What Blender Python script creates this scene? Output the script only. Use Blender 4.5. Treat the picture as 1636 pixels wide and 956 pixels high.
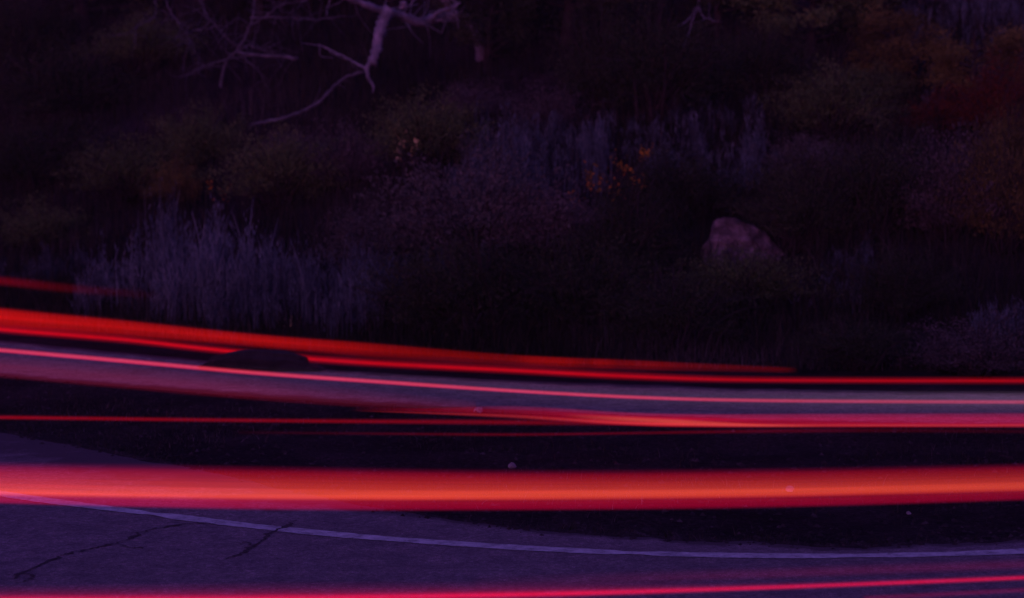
import bpy, math, random
import numpy as np
from mathutils import Vector

for o in list(bpy.data.objects):
    bpy.data.objects.remove(o)
scene = bpy.context.scene
C = scene.collection
R = math.radians

# ------------------------------------------------------------------ camera
CAM_H = 3.06
FPX = 3848.0                       # focal length in pixels of the 1636 px wide photograph
PITCH = math.atan(0.0853)
cd = bpy.data.cameras.new('camera')
cam = bpy.data.objects.new('camera', cd)
C.objects.link(cam)
cam.location = (0, 0, CAM_H)
cam.rotation_euler = (math.pi / 2 - PITCH, 0, 0)
cd.sensor_width = 36.0
cd.lens = 36.0 * FPX / 1636.0
cd.clip_start = 0.1
cd.clip_end = 3000
cd.dof.use_dof = True
cd.dof.focus_distance = 17.5
cd.dof.aperture_fstop = 1.8
scene.camera = cam

# ------------------------------------------------------------------ sky, sun, exposure (dusk)
SUN_EL, SUN_ROT = R(7), R(200)
world = bpy.data.worlds.new('World')
scene.world = world
world.use_nodes = True
wn = world.node_tree
bg = wn.nodes['Background']
sky = wn.nodes.new('ShaderNodeTexSky')
sky.sky_type = 'NISHITA'
sky.sun_disc = False
sky.sun_elevation = SUN_EL
sky.sun_rotation = SUN_ROT
sky.ozone_density = 3.0
tint = wn.nodes.new('ShaderNodeMix')
tint.data_type = 'RGBA'
tint.blend_type = 'MULTIPLY'
tint.inputs[0].default_value = 1.0
tint.inputs[7].default_value = (1.22, 0.29, 1.26, 1)      # the magenta-violet cast of the dusk sky
wn.links.new(sky.outputs[0], tint.inputs[6])
wn.links.new(tint.outputs[2], bg.inputs[0])
bg.inputs[1].default_value = 0.15

sd = bpy.data.lights.new('sun', 'SUN')
sd.energy = 0.18
sd.angle = R(25)
sd.color = (0.95, 0.55, 1.0)
sun = bpy.data.objects.new('sun', sd)
C.objects.link(sun)
sun.rotation_euler = (R(52), 0, R(-28))

scene.view_settings.view_transform = 'Standard'
scene.view_settings.look = 'None'
scene.view_settings.exposure = 0.0
scene.view_settings.gamma = 1.0
scene.view_settings.use_curve_mapping = False
scene.render.engine = 'CYCLES'
scene.cycles.transparent_max_bounces = 48
scene.cycles.max_bounces = 3
scene.cycles.diffuse_bounces = 1
scene.cycles.volume_bounces = 0

# ------------------------------------------------------------------ helpers
rng = np.random.default_rng(7)
random.seed(7)


def ray(px, py):
    u = (px - 818.0) / FPX
    v = (py - 478.0) / FPX
    c, s = math.cos(PITCH), math.sin(PITCH)
    return np.array([u, c - v * s, -s - v * c])


def on_plane(px, py, z=0.0):
    r = ray(px, py)
    t = (z - CAM_H) / r[2]
    return np.array([r[0] * t, r[1] * t, z])


def at_depth(px, py, y):
    r = ray(px, py)
    t = y / r[1]
    return np.array([r[0] * t, y, CAM_H + r[2] * t])


def smooth(t):
    t = np.clip(t, 0, 1)
    return t * t * (3 - 2 * t)


def curve1(pts):
    xs = np.array([p[0] for p in pts], float)
    ys = np.array([p[1] for p in pts], float)
    fine = np.linspace(xs[0], xs[-1], 2000)
    v = np.interp(fine, xs, ys)
    k = np.hanning(41)
    k /= k.sum()
    pad = np.concatenate([np.full(20, v[0]) + (np.arange(-20, 0)) * (v[1] - v[0]), v,
                          np.full(20, v[-1]) + (np.arange(1, 21)) * (v[-1] - v[-2])])
    v = np.convolve(pad, k, 'valid')
    return lambda x: np.interp(x, fine, v)


near_edge = curve1([(-40, 52), (-18, 36), (-11, 28.6), (-7, 24.3), (-4.6, 21.46), (-3.58, 20.43), (-2.64, 19.46), (-1.67, 18.28), (-0.81, 17.31), (-0.08, 16.7), (0.78, 16.34), (1.7, 16.07), (2.45, 16.0), (3.49, 16.23), (7, 17.8), (14, 22), (40, 44)])
edge_line = curve1([(-40, 46), (-18, 31.5), (-11, 24.9), (-7, 21.2), (-3.89, 18.11), (-3.35, 17.74), (-2.72, 17.34), (-2.18, 16.98), (-1.61, 16.63), (-0.93, 16.3), (0.01, 15.96), (0.75, 15.76), (1.66, 15.66), (2.4, 15.67), (3.4, 15.8), (7, 17.3), (14, 21.4), (40, 43)])
far_near = curve1([(-40, 56), (-18, 38), (-12, 31.8), (-9, 28.9), (-5.5, 25.9), (-2.6, 24.2), (-0.8, 23.3), (1, 22.6),
                   (2.5, 22.2), (5, 21.9), (9, 22.6), (16, 26.6), (40, 47)])
far_far = curve1([(-40, 60), (-18, 41), (-12, 35), (-6.3, 29.6), (-2.93, 26.95), (-0.1, 25.5), (2.46, 24.8), (5.2, 24.4), (10, 25.4),
                  (17, 30), (40, 50)])

_ph = rng.uniform(0, 6.28, (40, 2))


def bumps(x, y, f, n=5, o=0):
    z = 0
    a = 1.0
    for i in range(n):
        th = 1.3 * i + o
        z = z + a * np.sin(f * (x * math.cos(th) + y * math.sin(th)) + _ph[i + o, 0]) * np.cos(
            f * (-x * math.sin(th) + y * math.cos(th)) * 0.8 + _ph[i + o, 1])
        a *= 0.6
        f *= 1.75
    return z


def height(x, y):
    x = np.asarray(x, float)
    y = np.asarray(y, float)
    ff, fn, ne = far_far(x), far_near(x), near_edge(x)
    d = y - ff - 1.6
    dd = np.maximum(d, 0)
    slope = 0.34 + 0.05 * smooth((x - 3) / 6)
    z = slope * (dd - 1.2 * (1 - np.exp(-dd / 1.2)))
    z = np.where(dd > 42, z - 0.25 * (dd - 42), z)
    z = z + smooth(dd / 3) * (0.16 * bumps(x, y, 0.55) + 0.05 * bumps(x, y, 2.1, 4, 6))
    # verge and the island between the two roads
    m = np.clip(np.minimum(y - ne, fn - y) / 0.9, 0, 1) * (y > ne) * (y < fn)
    m = smooth(m)
    z = z + m * (-0.09 + 0.035 * bumps(x, y, 1.2, 4, 12) + 0.015 * bumps(x, y, 5.0, 4, 18))
    v = smooth((y - ff) / 0.8) * (1 - smooth(dd / 2))
    z = z + v * 0.02 * bumps(x, y, 3.0, 4, 18)
    # bank the photographer stands on
    z = z + 1.5 * smooth((6.2 - y) / 5.0) * (y < 6.2)
    return z


def on_ground(px, py):
    r = ray(px, py)
    t = 14.0 / r[1]
    while t < 400:
        p = r * t
        if CAM_H + p[2] <= float(height(p[0], p[1])):
            break
        t += 0.04
    p = r * t
    return np.array([p[0], p[1], float(height(p[0], p[1]))])


def np_mesh(name, verts, faces, tone=None, colour=None, smooth_shade=False):
    verts = np.asarray(verts, np.float32)
    faces = np.asarray(faces, np.int32)
    me = bpy.data.meshes.new(name)
    n, k = faces.shape
    me.vertices.add(len(verts))
    me.vertices.foreach_set('co', verts.ravel())
    me.loops.add(n * k)
    me.loops.foreach_set('vertex_index', faces.ravel())
    me.polygons.add(n)
    me.polygons.foreach_set('loop_start', np.arange(0, n * k, k, dtype=np.int32))
    if smooth_shade:
        me.polygons.foreach_set('use_smooth', np.ones(n, bool))
    if tone is not None:
        a = me.attributes.new('tone', 'FLOAT', 'POINT')
        a.data.foreach_set('value', np.asarray(tone, np.float32))
    if colour is not None:
        a = me.attributes.new('lamp_colour', 'FLOAT_COLOR', 'POINT')
        c = np.ones((len(verts), 4), np.float32)
        c[:, :3] = colour
        a.data.foreach_set('color', c.ravel())
    me.update(calc_edges=True)
    return me


def obj(name, me, mat, parent=None, loc=None):
    o = bpy.data.objects.new(name, me)
    C.objects.link(o)
    if mat is not None and len(me.materials) == 0:
        me.materials.append(mat)
    if parent is not None:
        o.parent = parent
    if loc is not None:
        o.location = loc
    return o


def tag(o, label, cat=None, group=None, kind=None):
    o['label'] = label
    if cat:
        o['category'] = cat
    if group:
        o['group'] = group
    if kind:
        o['kind'] = kind
    return o


def empty(name, loc, rz=0.0, sc=(1, 1, 1)):
    o = bpy.data.objects.new(name, None)
    C.objects.link(o)
    o.location = loc
    o.rotation_euler = (0, 0, rz)
    o.scale = sc
    o.empty_display_size = 0.1
    return o


def catmull(pts, n):
    p = np.asarray(pts, float)
    p = np.vstack([2 * p[0] - p[1], p, 2 * p[-1] - p[-2]])
    out = []
    m = len(p) - 3
    for i in range(m):
        for t in np.linspace(0, 1, n, endpoint=(i == m - 1)):
            a, b, c, d = p[i:i + 4]
            out.append(0.5 * ((2 * b) + (-a + c) * t + (2 * a - 5 * b + 4 * c - d) * t ** 2 + (-a + 3 * b - 3 * c + d) * t ** 3))
    return np.array(out)


def tube(path, radii, sides=6, wob=0.0):
    """verts and quads of a swept round tube"""
    path = np.asarray(path, float)
    radii = np.broadcast_to(np.asarray(radii, float), (len(path),))
    t = np.gradient(path, axis=0)
    t /= np.linalg.norm(t, axis=1)[:, None] + 1e-9
    ref = np.array([0.3, 0.2, 1.0]) if abs(t[:, 2]).mean() < 0.8 else np.array([1.0, 0.1, 0.2])
    a = np.cross(t, ref)
    a /= np.linalg.norm(a, axis=1)[:, None] + 1e-9
    b = np.cross(t, a)
    V = []
    for k in range(sides):
        w = 2 * math.pi * k / sides
        rr = radii * (1 + wob * rng.uniform(-1, 1, len(path)))
        V.append(path + rr[:, None] * (math.cos(w) * a + math.sin(w) * b))
    V = np.stack(V, 1).reshape(-1, 3)
    F = []
    for i in range(len(path) - 1):
        for k in range(sides):
            F.append((i * sides + k, i * sides + (k + 1) % sides, (i + 1) * sides + (k + 1) % sides, (i + 1) * sides + k))
    n = len(V)
    V = np.vstack([V, path[0], path[-1]])
    last = (len(path) - 1) * sides
    for k in range(sides):
        F.append((n, (k + 1) % sides, k, k))
        F.append((n + 1, last + k, last + (k + 1) % sides, last + (k + 1) % sides))
    return V, F


class Tubes:
    def __init__(self):
        self.V, self.F, self.n = [], [], 0

    def add(self, path, radii, sides=6, wob=0.0):
        V, F = tube(path, radii, sides, wob)
        self.V.append(V)
        F = [tuple(i + self.n for i in f) for f in F]
        self.F += F
        self.n += len(V)

    def mesh(self, name):
        me = bpy.data.meshes.new(name)
        F = [f if f[2] != f[3] else f[:3] for f in self.F]
        me.from_pydata(np.vstack(self.V).tolist(), [], F)
        for p in me.polygons:
            p.use_smooth = True
        me.update()
        return me


# ------------------------------------------------------------------ materials
def mat(name, rough=0.85):
    m = bpy.data.materials.new(name)
    m.use_nodes = True
    b = m.node_tree.nodes['Principled BSDF']
    b.inputs['Roughness'].default_value = rough
    b.inputs['Specular IOR Level'].default_value = 0.3
    return m, m.node_tree, b


def ramp(nt, fac, stops):
    r = nt.nodes.new('ShaderNodeValToRGB')
    e = r.color_ramp.elements
    while len(e) > 1:
        e.remove(e[-1])
    e[0].position, e[0].color = stops[0][0], (*stops[0][1], 1)
    for p, c in stops[1:]:
        n = e.new(p)
        n.color = (*c, 1)
    nt.links.new(fac, r.inputs[0])
    return r.outputs[0]


def noise(nt, scale, detail=6, rough=0.6, coord='Object'):
    tc = nt.nodes.new('ShaderNodeTexCoord')
    n = nt.nodes.new('ShaderNodeTexNoise')
    n.inputs['Scale'].default_value = scale
    n.inputs['Detail'].default_value = detail
    n.inputs['Roughness'].default_value = rough
    nt.links.new(tc.outputs[coord], n.inputs['Vector'])
    return n.outputs['Fac']


def mixc(nt, f, a, b, mode='MIX'):
    m = nt.nodes.new('ShaderNodeMix')
    m.data_type = 'RGBA'
    m.blend_type = mode
    for s, v in ((m.inputs[0], f), (m.inputs[6], a), (m.inputs[7], b)):
        if isinstance(v, (int, float)):
            s.default_value = v
        elif isinstance(v, tuple):
            s.default_value = (*v, 1)
        else:
            nt.links.new(v, s)
    return m.outputs[2]


def bump(nt, b, h, strength, dist):
    n = nt.nodes.new('ShaderNodeBump')
    n.inputs['Strength'].default_value = strength
    n.inputs['Distance'].default_value = dist
    nt.links.new(h, n.inputs['Height'])
    nt.links.new(n.outputs[0], b.inputs['Normal'])


def asphalt(name, lo, mid, hi):
    m, nt, b = mat(name, 0.8)
    big = noise(nt, 0.7, 4)
    c1 = ramp(nt, big, [(0.3, lo), (0.5, mid), (0.72, hi)])
    fine = noise(nt, 30, 4, 0.8)
    c2 = ramp(nt, fine, [(0.36, (0.42, 0.42, 0.43)), (0.5, (0.95, 0.95, 0.95)), (0.6, (1.25, 1.22, 1.22)), (0.7, (2.4, 2.3, 2.3))])
    c = mixc(nt, 1.0, c1, c2, 'MULTIPLY')
    blot = noise(nt, 5, 5, 0.65)
    c3 = ramp(nt, blot, [(0.33, (0.68, 0.68, 0.72)), (0.52, (1, 1, 1)), (0.68, (1.32, 1.26, 1.24))])
    c = mixc(nt, 1.0, c, c3, 'MULTIPLY')
    # dust and soil washed onto the pavement from its edge, broken up by noise
    at = nt.nodes.new('ShaderNodeAttribute')
    at.attribute_name = 'tone'
    ma = nt.nodes.new('ShaderNodeMath')
    ma.operation = 'MULTIPLY_ADD'
    nt.links.new(noise(nt, 2.6, 7, 0.7), ma.inputs[0])
    ma.inputs[1].default_value = 1.1
    nt.links.new(at.outputs['Fac'], ma.inputs[2])
    d = ramp(nt, ma.outputs[0], [(0.78, (0, 0, 0)), (1.0, (1, 1, 1))])
    c = mixc(nt, d, c, (0.026, 0.023, 0.022))
    grit = noise(nt, 130, 2, 0.6)
    c = mixc(nt, 1.0, c, ramp(nt, grit, [(0.3, (0.45, 0.45, 0.45)), (0.5, (1, 1, 1)), (0.68, (1.9, 1.8, 1.8))]), 'MULTIPLY')
    nt.links.new(c, b.inputs['Base Color'])
    bump(nt, b, fine, 0.6, 0.008)
    return m


M_ROAD = asphalt('aged_asphalt', (0.080, 0.078, 0.080), (0.098, 0.095, 0.098), (0.115, 0.112, 0.115))
M_ROAD2 = asphalt('pale_chipped_asphalt', (0.12, 0.125, 0.095), (0.15, 0.155, 0.12), (0.18, 0.185, 0.145))

M_SOIL, nt, b = mat('dry_hill_soil', 1.0)
b.inputs['Specular IOR Level'].default_value = 0.03
c1 = ramp(nt, noise(nt, 0.9, 8, 0.65), [(0.35, (0.012, 0.010, 0.010)), (0.5, (0.019, 0.017, 0.017)), (0.68, (0.036, 0.031, 0.031))])
c2 = ramp(nt, noise(nt, 24, 4, 0.7), [(0.35, (0.5, 0.5, 0.5)), (0.55, (1, 1, 1)), (0.72, (2.0, 1.9, 1.8))])
nt.links.new(mixc(nt, 1.0, c1, c2, 'MULTIPLY'), b.inputs['Base Color'])
bump(nt, b, noise(nt, 16, 8, 0.7), 0.9, 0.05)

M_GRAVEL, nt, b = mat('dark_gravel', 0.95)
b.inputs['Specular IOR Level'].default_value = 0.05
nt.links.new(ramp(nt, noise(nt, 9, 4), [(0.3, (0.014, 0.013, 0.013)), (0.55, (0.03, 0.028, 0.028)), (0.75, (0.075, 0.07, 0.07))]), b.inputs['Base Color'])

M_LINE, nt, b = mat('worn_white_road_paint', 0.7)
w = noise(nt, 9, 9, 0.85)
nt.links.new(ramp(nt, w, [(0.36, (0.10, 0.11, 0.11)), (0.47, (0.26, 0.32, 0.31)), (0.66, (0.50, 0.60, 0.58))]), b.inputs['Base Color'])
bump(nt, b, noise(nt, 60, 3), 0.5, 0.006)

M_CRACK, nt, b = mat('open_crack_grit', 0.95)
nt.links.new(ramp(nt, noise(nt, 30, 4), [(0.3, (0.010, 0.010, 0.010)), (0.7, (0.040, 0.038, 0.038))]), b.inputs['Base Color'])


def leafy(name, stops, trans=0.25):
    m, nt, b = mat(name, 0.9)
    b.inputs['Specular IOR Level'].default_value = 0.08
    at = nt.nodes.new('ShaderNodeAttribute')
    at.attribute_name = 'tone'
    oi = nt.nodes.new('ShaderNodeObjectInfo')
    ad = nt.nodes.new('ShaderNodeMath')
    ad.operation = 'MULTIPLY_ADD'
    ad.inputs[1].default_value = 0.25
    nt.links.new(oi.outputs['Random'], ad.inputs[0])
    sub = nt.nodes.new('ShaderNodeMath')
    sub.operation = 'SUBTRACT'
    nt.links.new(at.outputs['Fac'], sub.inputs[0])
    sub.inputs[1].default_value = 0.125
    nt.links.new(sub.outputs[0], ad.inputs[2])
    c = ramp(nt, ad.outputs[0], stops)
    nt.links.new(c, b.inputs['Base Color'])
    tr = nt.nodes.new('ShaderNodeBsdfTranslucent')
    nt.links.new(c, tr.inputs[0])
    mx = nt.nodes.new('ShaderNodeMixShader')
    mx.inputs[0].default_value = trans
    nt.links.new(b.outputs[0], mx.inputs[1])
    nt.links.new(tr.outputs[0], mx.inputs[2])
    nt.links.new(mx.outputs[0], nt.nodes['Material Output'].inputs[0])
    return m


LEAF = {
    'olive': leafy('olive_brush_leaf', [(0.0, (0.034, 0.064, 0.018)), (0.5, (0.076, 0.125, 0.040)), (1, (0.15, 0.215, 0.075))]),
    'dark': leafy('dark_evergreen_leaf', [(0.0, (0.011, 0.020, 0.009)), (0.5, (0.027, 0.044, 0.020)), (1, (0.062, 0.090, 0.044))]),
    'sage': leafy('grey_sage_leaf', [(0.0, (0.044, 0.056, 0.044)), (0.5, (0.085, 0.10, 0.082)), (1, (0.14, 0.16, 0.135))]),
    'dry': leafy('dry_brown_brush_leaf', [(0.0, (0.036, 0.040, 0.034)), (0.5, (0.076, 0.080, 0.070)), (1, (0.14, 0.14, 0.13))]),
    'rust': leafy('rust_autumn_leaf', [(0.0, (0.032, 0.036, 0.011)), (0.5, (0.092, 0.096, 0.027)), (1, (0.175, 0.18, 0.05))]),
    'red': leafy('red_autumn_leaf', [(0.0, (0.035, 0.014, 0.007)), (0.5, (0.095, 0.032, 0.014)), (1, (0.19, 0.055, 0.022))]),
    'stalk': leafy('grey_dry_stalk', [(0.0, (0.022, 0.036, 0.040)), (0.5, (0.064, 0.098, 0.108)), (1, (0.15, 0.215, 0.235))]),
    'grass': leafy('mixed_hill_grass', [(0.0, (0.006, 0.009, 0.005)), (0.35, (0.016, 0.022, 0.011)), (0.6, (0.032, 0.036, 0.025)), (0.8, (0.050, 0.052, 0.046)), (1, (0.10, 0.11, 0.10))]),
    'flower': leafy('orange_leaf', [(0.0, (0.12, 0.10, 0.018)), (0.5, (0.30, 0.19, 0.022)), (1, (0.52, 0.23, 0.026))]),
    'yellow': leafy('pale_yellow_flower', [(0.0, (0.2, 0.22, 0.08)), (0.5, (0.38, 0.40, 0.16)), (1, (0.55, 0.58, 0.25))]),
}
M_BARK, nt, b = mat('brown_bark', 0.9)
nt.links.new(ramp(nt, noise(nt, 14, 6), [(0.3, (0.012, 0.012, 0.010)), (0.7, (0.032, 0.032, 0.028))]), b.inputs['Base Color'])
bump(nt, b, noise(nt, 40, 5), 0.8, 0.01)
M_DEAD, nt, b = mat('bleached_dead_wood', 0.8)
nt.links.new(ramp(nt, noise(nt, 6, 6, 0.7), [(0.3, (0.05, 0.062, 0.074)), (0.55, (0.14, 0.165, 0.195)), (0.75, (0.28, 0.32, 0.37))]), b.inputs['Base Color'])
bump(nt, b, noise(nt, 30, 6, 0.7), 0.9, 0.02)
M_BARE, nt, b = mat('grey_bare_twig', 0.85)
nt.links.new(ramp(nt, noise(nt, 6, 6, 0.7), [(0.35, (0.022, 0.026, 0.032)), (0.55, (0.075, 0.088, 0.105)), (0.75, (0.15, 0.17, 0.20))]), b.inputs['Base Color'])
M_ROCK, nt, b = mat('weathered_pink_granite', 0.9)
nt.links.new(ramp(nt, noise(nt, 5, 8, 0.7), [(0.34, (0.016, 0.016, 0.017)), (0.48, (0.07, 0.064, 0.07)), (0.7, (0.25, 0.23, 0.25))]), b.inputs['Base Color'])
bump(nt, b, noise(nt, 12, 8, 0.75), 1.0, 0.06)
M_DROCK, nt, b = mat('dark_basalt', 0.95)
nt.links.new(ramp(nt, noise(nt, 8, 8, 0.7), [(0.3, (0.010, 0.009, 0.009)), (0.7, (0.03, 0.027, 0.027))]), b.inputs['Base Color'])
bump(nt, b, noise(nt, 14, 8, 0.7), 0.9, 0.04)
M_PALE, nt, b = mat('pale_stone', 0.85)
nt.links.new(ramp(nt, noise(nt, 20, 5), [(0.3, (0.09, 0.09, 0.09)), (0.7, (0.25, 0.24, 0.24))]), b.inputs['Base Color'])

# additive glow of a lamp's path: adds light, hides nothing behind it
M_TRAIL = bpy.data.materials.new('tail_lamp_light')
M_TRAIL.use_nodes = True
M_TRAIL.cycles.emission_sampling = 'NONE'
nt = M_TRAIL.node_tree
nt.nodes.remove(nt.nodes['Principled BSDF'])
at = nt.nodes.new('ShaderNodeAttribute')
at.attribute_name = 'lamp_colour'
em = nt.nodes.new('ShaderNodeEmission')
nt.links.new(at.outputs['Color'], em.inputs[0])
tr = nt.nodes.new('ShaderNodeBsdfTransparent')
ad = nt.nodes.new('ShaderNodeAddShader')
nt.links.new(em.outputs[0], ad.inputs[0])
nt.links.new(tr.outputs[0], ad.inputs[1])
nt.links.new(ad.outputs[0], nt.nodes['Material Output'].inputs[0])

# ------------------------------------------------------------------ the ground: one sheet, fine where the road and hillside are
xs = np.concatenate([-np.geomspace(12, 320, 26)[::-1], np.arange(-11.9, 11.95, 0.11), np.geomspace(12, 320, 26)])
ys = np.concatenate([-np.geomspace(1, 120, 14)[::-1], np.arange(0, 14, 0.6), np.arange(14, 47, 0.11), np.geomspace(47.2, 420, 50)])
X, Y = np.meshgrid(xs, ys)
Z = height(X, Y)
nx, ny = len(xs), len(ys)
idx = np.arange(nx * ny).reshape(ny, nx)
F = np.stack([idx[:-1, :-1], idx[:-1, 1:], idx[1:, 1:], idx[1:, :-1]], -1).reshape(-1, 4)
ground = obj('ground', np_mesh('ground', np.stack([X, Y, Z], -1).reshape(-1, 3), F, smooth_shade=True), M_SOIL)
tag(ground, 'dark dry soil of the roadside island and the hillside', kind='structure')


def ribbon(name, a, b, x, z, material, cols=8, jit=0.0, dirt=lambda x: 0.6 + 0 * x, both=False):
    """a road sheet between two edge curves over x, with a skirt down into the ground"""
    ya, yb = a(x), b(x)
    if jit:
        j = jit * (bumps(x, x * 0 + 3, 3.0, 5, 2) + 0.6 * bumps(x, x * 0, 11.0, 4, 8)) * 0.5
        yb = yb + j
    rows, tones = [], []
    for k in range(cols + 1):
        t = 1 - (1 - k / cols) ** 2
        y_ = ya * (1 - t) + yb * t
        rows.append(np.stack([x, y_, np.full_like(x, z)], -1))
        tones.append(np.clip(0.62 - (yb - y_) / dirt(x), 0, 0.62) + (0 if not both else np.clip(0.62 - (y_ - ya) / dirt(x), 0, 0.62)))
    r0 = rows[0].copy(); r0[:, 2] -= 0.12; r0[:, 1] -= 0.03
    r1 = rows[-1].copy(); r1[:, 2] -= 0.12; r1[:, 1] += 0.03
    rows = [r0] + rows + [r1]
    tones = [tones[0]] + tones + [tones[-1]]
    V = np.concatenate(rows)
    n = len(x)
    i = np.arange(len(V)).reshape(len(rows), n)
    F = np.stack([i[:-1, :-1], i[:-1, 1:], i[1:, 1:], i[1:, :-1]], -1).reshape(-1, 4)
    return obj(name, np_mesh(name, V, F, tone=np.concatenate(tones)), material)


xr = np.concatenate([np.linspace(-40, -9, 60)[:-1], np.linspace(-9, 9, 900), np.linspace(9, 40, 60)[1:]])
near_road = ribbon('near_road', lambda x: np.minimum(near_edge(x) - 9.0, 6.9 + 0.02 * x * x), near_edge, xr, 0.022, M_ROAD, 60, 0.10,
                   dirt=lambda x: 0.35 + 3.6 * smooth((-0.4 - x) / 2.6))
tag(near_road, 'cracked grey asphalt road bending across the foreground', kind='structure')
far_road = ribbon('far_road', far_near, far_far, xr, 0.014, M_ROAD2, 30, 0.06, dirt=lambda x: 0.7 + 0 * x, both=True)
tag(far_road, 'pale strip of road below the hillside', kind='structure')

# painted edge line, worn through in places: each unbroken piece a dash of its own
segs = [(-20, 20)]
for s0, s1 in segs:
    x = np.linspace(s0, s1, max(8, int((s1 - s0) / 0.03)))
    w = (0.082 + 0.006 * bumps(x, x * 0, 6.0, 5, 3) + 0.004 * rng.normal(size=len(x))) * (1 - 0.55 * np.exp(-((x + 2.6) / 0.10) ** 2) - 0.45 * np.exp(-((x - 0.8) / 0.12) ** 2) - 0.3 * np.exp(-((x - 2.3) / 0.2) ** 2))
    w = np.maximum(w, 0.004)
    yc = edge_line(x)
    nx_ = np.gradient(yc, x)
    k = np.sqrt(1 + nx_ ** 2)
    V = np.concatenate([np.stack([x, yc - w * k, np.full_like(x, 0.026)], -1), np.stack([x, yc + w * k, np.full_like(x, 0.026)], -1)])
    n = len(x)
    i = np.arange(n - 1)
    F = np.stack([i, i + 1, i + 1 + n, i + n], -1)
    obj('edge_line', np_mesh('edge_line', V, F), M_LINE, near_road)

# cracks in the asphalt
for pts, w0 in (([(18, 925), (42, 915), (80, 893), (112, 884), (150, 875), (185, 869), (215, 856), (250, 843), (300, 836), (345, 836)], 0.013),
                ([(360, 893), (385, 882), (408, 872), (425, 858), (443, 846), (460, 836), (476, 831)], 0.017),
                ([(42, 915), (50, 922), (44, 930)], 0.014),
                ([(185, 869), (200, 873), (222, 874), (240, 880)], 0.008),
                ([(408, 872), (396, 868), (380, 870)], 0.009)):
    P = catmull([on_plane(a, b_, 0.027) for a, b_ in pts], 8)
    t = np.gradient(P, axis=0)
    nrm = np.stack([-t[:, 1], t[:, 0], 0 * t[:, 0]], -1)
    nrm /= np.linalg.norm(nrm, axis=1)[:, None] + 1e-9
    w = w0 * (0.5 + 1.3 * rng.random(len(P)) ** 2 + 0.3 * np.sin(np.arange(len(P)) * 0.55)) * np.minimum(1, np.minimum(np.arange(len(P)), np.arange(len(P))[::-1]) / 6 + 0.2)
    j = 0.012 * rng.normal(size=len(P)) + 0.03 * np.sin(np.arange(len(P)) * 0.31 + w0 * 900) * np.sin(np.arange(len(P)) * 0.13)
    V = np.concatenate([P + nrm * (j + w)[:, None], P + nrm * (j - w)[:, None]])
    n = len(P)
    i = np.arange(n - 1)
    obj('crack', np_mesh('crack', V, np.stack([i, i + n, i + 1 + n, i + 1], -1)), M_CRACK, near_road)


# ------------------------------------------------------------------ vegetation builders
def blades(base, h, width, lean, segs=2):
    """many tapered upright blades. base (n,3), h (n,), returns verts, quads"""
    n = len(base)
    ang = rng.uniform(0, 2 * math.pi, n)
    side = np.stack([np.cos(ang), np.sin(ang), 0 * ang], -1)
    la = rng.uniform(0, 2 * math.pi, n)
    ld = np.stack([np.cos(la), np.sin(la), 0 * la], -1) * (lean * np.abs(rng.normal(size=n)))[:, None]
    V = []
    for k in range(segs + 1):
        t = k / segs
        c = base + ld * (h * t ** 2)[:, None] + np.stack([0 * h, 0 * h, h * t], -1)
        w = (width * (1 - 0.8 * t))[:, None] * side
        V += [c - w, c + w]
    V = np.stack(V, 1)
    m = 2 * (segs + 1)
    F = []
    for k in range(segs):
        F.append([2 * k, 2 * k + 1, 2 * k + 3, 2 * k + 2])
    F = (np.arange(n)[:, None, None] * m + np.array(F)[None]).reshape(-1, 4)
    return V.reshape(-1, 3), F, m


def scatter_region(n, poly_fn):
    P = poly_fn(n)
    return np.stack([P[:, 0], P[:, 1], height(P[:, 0], P[:, 1]) - 0.01], -1)


def grass_object(name, base, hlo, hhi, width, lean, material, label, cat, tone=None, clump=0.0):
    n = len(base)
    h = rng.uniform(hlo, hhi, n) * rng.uniform(0.6, 1.0, n)
    V, F, m = blades(base, h, np.full(n, width) * rng.uniform(0.6, 1.4, n), lean)
    if tone is None:
        tone = np.clip(0.45 + 0.16 * bumps(base[:, 0], base[:, 1], 0.8, 4, 3) + rng.normal(0, 0.16, n), 0, 1)
    o = obj(name, np_mesh(name, V, F, tone=np.repeat(tone, m)), material)
    tag(o, label, cat, kind='stuff')
    return o


# hillside ground cover
def hill_pts(n):
    x = rng.uniform(-11, 11, n * 2)
    d = rng.random(n * 2) ** 1.15 * 20 + 1.9
    y = far_far(x) + d
    keep = np.abs(x) < 0.235 * y + 0.6
    return np.stack([x, y], -1)[keep][:n]


B = scatter_region(95000, hill_pts)
dens = bumps(B[:, 0], B[:, 1], 0.9, 5, 9) + 0.4 * rng.normal(size=len(B))
B = B[dens > -0.55]
grass_object('hill_grass', B, 0.12, 0.60, 0.007, 0.4, LEAF['grass'], 'low dry grass and weeds covering the hillside', 'grass')


# island weeds
def island_pts(n):
    x = rng.uniform(-8, 6.5, n)
    t = rng.random(n)
    y = near_edge(x) + 0.15 + t * (far_near(x) - near_edge(x) - 0.25)
    return np.stack([x, y], -1)


B = scatter_region(26000, island_pts)
dens = bumps(B[:, 0], B[:, 1], 1.3, 5, 4) + 0.5 * rng.normal(size=len(B))
B = B[dens > 0.0]
grass_object('island_grass', B, 0.02, 0.10, 0.004, 0.8, LEAF['grass'], 'short sparse weeds on the dark island between the roads', 'grass')


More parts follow.
